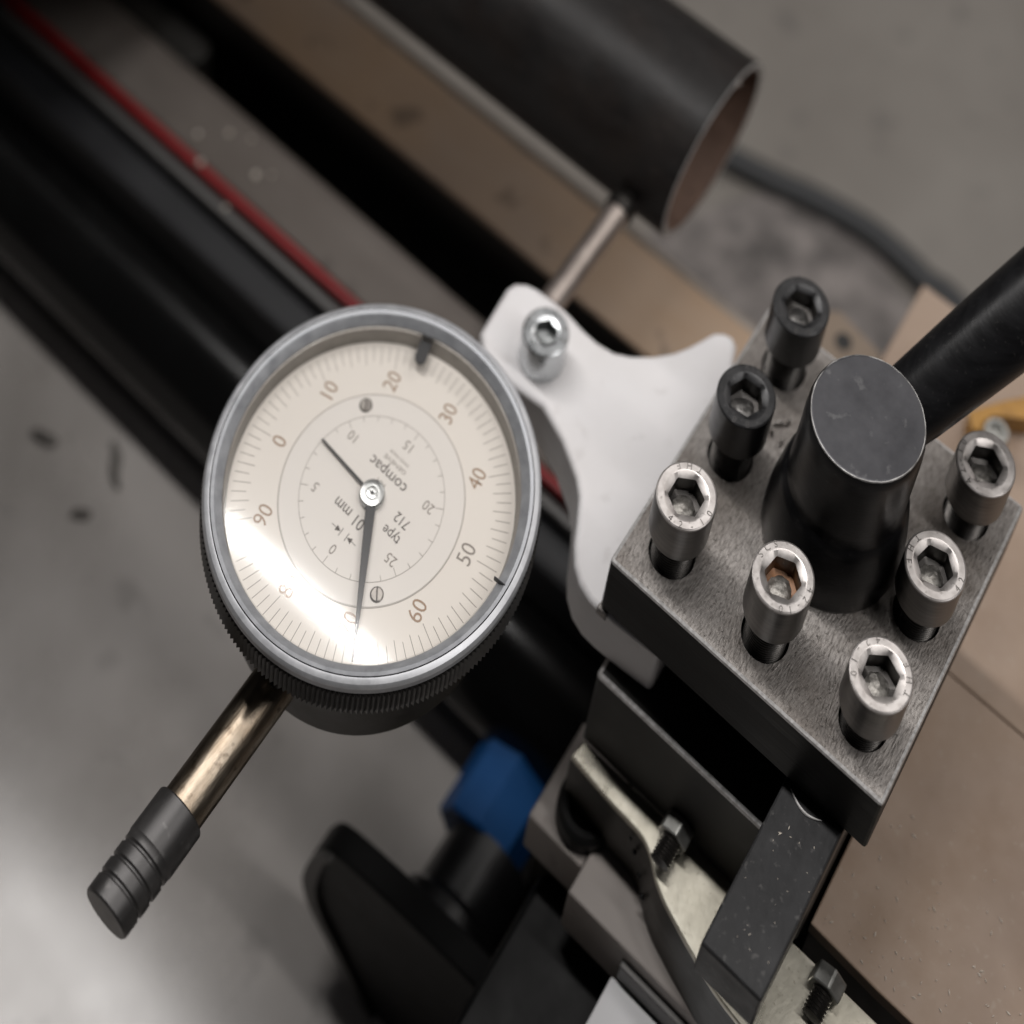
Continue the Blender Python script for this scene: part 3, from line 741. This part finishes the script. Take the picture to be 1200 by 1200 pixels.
# the ->||<- mark under the unit
b = bmesh.new()
def mark_quad(b, pts):
    lo = [b.verts.new((*ipos(*q), IZ)) for q in pts]; hi = [b.verts.new((*ipos(*q), IZ + .04)) for q in pts]
    b.faces.new(hi); b.faces.new(lo[::-1]); n = len(pts)
    for k in range(n): b.faces.new((lo[k], lo[(k + 1) % n], hi[(k + 1) % n], hi[k]))
u0 = 12.4
for s in (-1, 1):
    mark_quad(b, [(s * 1.0, u0 - 1.2), (s * 1.2, u0 - 1.2), (s * 1.2, u0 + 1.2), (s * 1.0, u0 + 1.2)])
    mark_quad(b, [(s * 1.25, u0), (s * 2.9, u0 + .8), (s * 2.9, u0 - .8)])
    mark_quad(b, [(s * 2.9, u0 - .08), (s * 4.6, u0 - .08), (s * 4.6, u0 + .08), (s * 2.9, u0 + .08)])
obj('limit_symbol', b, M['print'], inn)
# dial screws
for a in (R(135.5), R(-45.5)):
    p = Vector((cx, cy)) + ang2(a, 24.6)
    s = obj('dial_screw', lathe([(0, FZ + .7), (1.6, FZ + .7), (1.95, FZ + .5), (2.0, FZ + .1), (0, FZ + .1)], (p.x, p.y, 0), (0, 0, 1), 32), M['steel_dark'], dg_)
    d2 = ang2(R(128)); n2 = Vector((-d2.y, d2.x)) * .22
    q = [p + d2 * t * 1.75 + n2 * sgn for t, sgn in ((-1, -1), (1, -1), (1, 1), (-1, 1))]
    obj('slot', prism([(v.x, v.y) for v in q], FZ + .6, FZ + .74), M['print'], s)
# hands
a = math.atan2(-33.9, 22.6); d1 = ang2(a); n1 = Vector((-d1.y, d1.x))
pts = [(3.0, -1.5), (3.0, 1.5), (14, 1.2), (41.2, .2), (41.2, -.2), (14, -1.2)]
q = [Vector((cx, cy)) + d1 * r + n1 * w for r, w in pts]
obj('pointer', prism([(v.x, v.y) for v in q], FZ + 2.1, FZ + 2.45, .08, 1), M['needle'], dg_)
a = math.atan2(1.6, -20.7); d1 = ang2(a); n1 = Vector((-d1.y, d1.x))
q = [Vector((cx, cy)) + d1 * r + n1 * w for r, w in [(2.6, -.42), (2.6, .42), (21.4, .28), (21.4, -.28)]]
obj('small_pointer', prism([(v.x, v.y) for v in q], FZ + 1.3, FZ + 1.6, .05, 1), M['needle'], dg_)
pc = obj('pivot_cap', lathe([(0, FZ + 2.9), (.5, FZ + 2.95), (1.0, FZ + 3.1), (1.6, FZ + 3.0), (1.75, FZ + 2.85), (2.5, FZ + 2.9), (3.4, FZ + 2.7), (3.75, FZ + 2.3), (3.7, FZ + .3), (0, FZ + .3)], c0, (0, 0, 1), 48), M['zinc'], dg_)
obj('pivot_pin', lathe([(0, FZ + 3.2), (.42, FZ + 3.15), (.45, FZ + 2.9), (0, FZ + 2.9)], c0, (0, 0, 1), 20), M['needle'], pc)
# tolerance markers on the bezel
def marker(a, r0, r1, w, z0, z1):
    d1 = ang2(a); n1 = Vector((-d1.y, d1.x)); q = []
    for k in range(7):
        t = PI / 2 + PI * k / 6
        q.append(Vector((cx, cy)) + d1 * (r0 + w / 2 + w / 2 * math.cos(t)) + n1 * (w / 2 * math.sin(t)))
    q += [Vector((cx, cy)) + d1 * r1 - n1 * w / 2, Vector((cx, cy)) + d1 * r1 + n1 * w / 2]
    return prism([(v.x, v.y) for v in q], z0, z1, .1, 1)
obj('tolerance_marker', marker(R(108.5), 36.6, 44.0, 3.7, -1.4, -.4), M['needle'], dg_)
obj('tolerance_marker', marker(R(4.5), 42.6, 46.3, .35, -1.0 + ZB, 1.0 + ZB), M['needle'], dg_)
# stem, spindle and plunger cover lie on one axis
ax = cx + 1.2
obj('stem', lathe([(0, -36), (5.2, -36), (5.2, 16.4), (4.6, 17.3), (0, 17.3)], (ax, 0, az), (0, 1, 0), 48), M['spindle'], dg_)
sp = obj('spindle', lathe([(0, 17.2), (4.5, 17.2), (4.5, 57.4), (4.0, 58), (0, 58)], (ax, 0, az), (0, 1, 0), 40), M['spindle'], dg_)
obj('contact_tip', lathe([(0, 57), (5.0, 57), (5.5, 57.6), (5.5, 60.4), (4.6, 62), (2.6, 64), (1.4, 65), (0, 65.3)], (ax, 0, az), (0, 1, 0), 32), M['thread'], sp)
obj('plunger_cover', lathe([(0, 113), (6.6, 113), (6.6, 154), (0, 154)], (ax, 0, az), (0, -1, 0), 64), M['brass'], dg_)
capprof = [(6.7, 152.4), (7.5, 152.4), (7.8, 152.8), (7.85, 163.6), (7.6, 164.4), (7.6, 165.6), (7.1, 166.1), (7.1, 166.5), (7.65, 167), (7.65, 169.7), (7.1, 170.2), (7.1, 170.6), (7.6, 171.1), (7.6, 173.9), (7.05, 174.4), (7.05, 174.8), (7.5, 175.3), (7.5, 179.2), (7.1, 179.7), (0, 179.7)]
obj('end_cap', lathe(capprof, (ax, 0, az), (0, -1, 0), 64), M['cap'], dg_)
b = bmesh.new(); bmesh.ops.create_uvsphere(b, u_segments=16, v_segments=10, radius=2.2)
for v in b.verts: v.co = Vector((ax + 1.5 + v.co.x, -116.5 + v.co.y, az + 6.4 + v.co.z))
obj('oil_plug', b, M['knurl'], dg_)

# bright metal crumbs scattered over the board and tool bar
rr = random.Random(3)
b = bmesh.new()
for k in range(262):
    if k < 240:
        x, y, z = rr.uniform(42, 120), rr.uniform(-42, 5), -94.9
        if rr.random() < ((y + 42) / 60): continue
    else:
        x, y, z = rr.uniform(21, 37.5), rr.uniform(-86, -50), -28.2
    s = rr.uniform(.14, .5) * (1.0 if k < 240 else .6); a = rr.uniform(0, PI)
    d1 = Vector((math.cos(a), math.sin(a), 0)) * s * rr.uniform(1, 2.2); d2 = Vector((-math.sin(a), math.cos(a), 0)) * s * .6
    c = Vector((x, y, z + .12))
    vs = [b.verts.new(c + q) for q in (-d1, d2, d1, -d2)]; t1 = b.verts.new(c + Vector((0, 0, s * .5))); t2 = b.verts.new(c - Vector((0, 0, .12)))
    for i in range(4):
        b.faces.new((vs[i], vs[(i + 1) % 4], t1)); b.faces.new((vs[(i + 1) % 4], vs[i], t2))
o = obj('metal_crumbs', b, M['crumb'], None, angle=10)
tag(o, 'fine bright metal crumbs on the brown board and the tool bar', 'metal crumbs', kind='stuff')
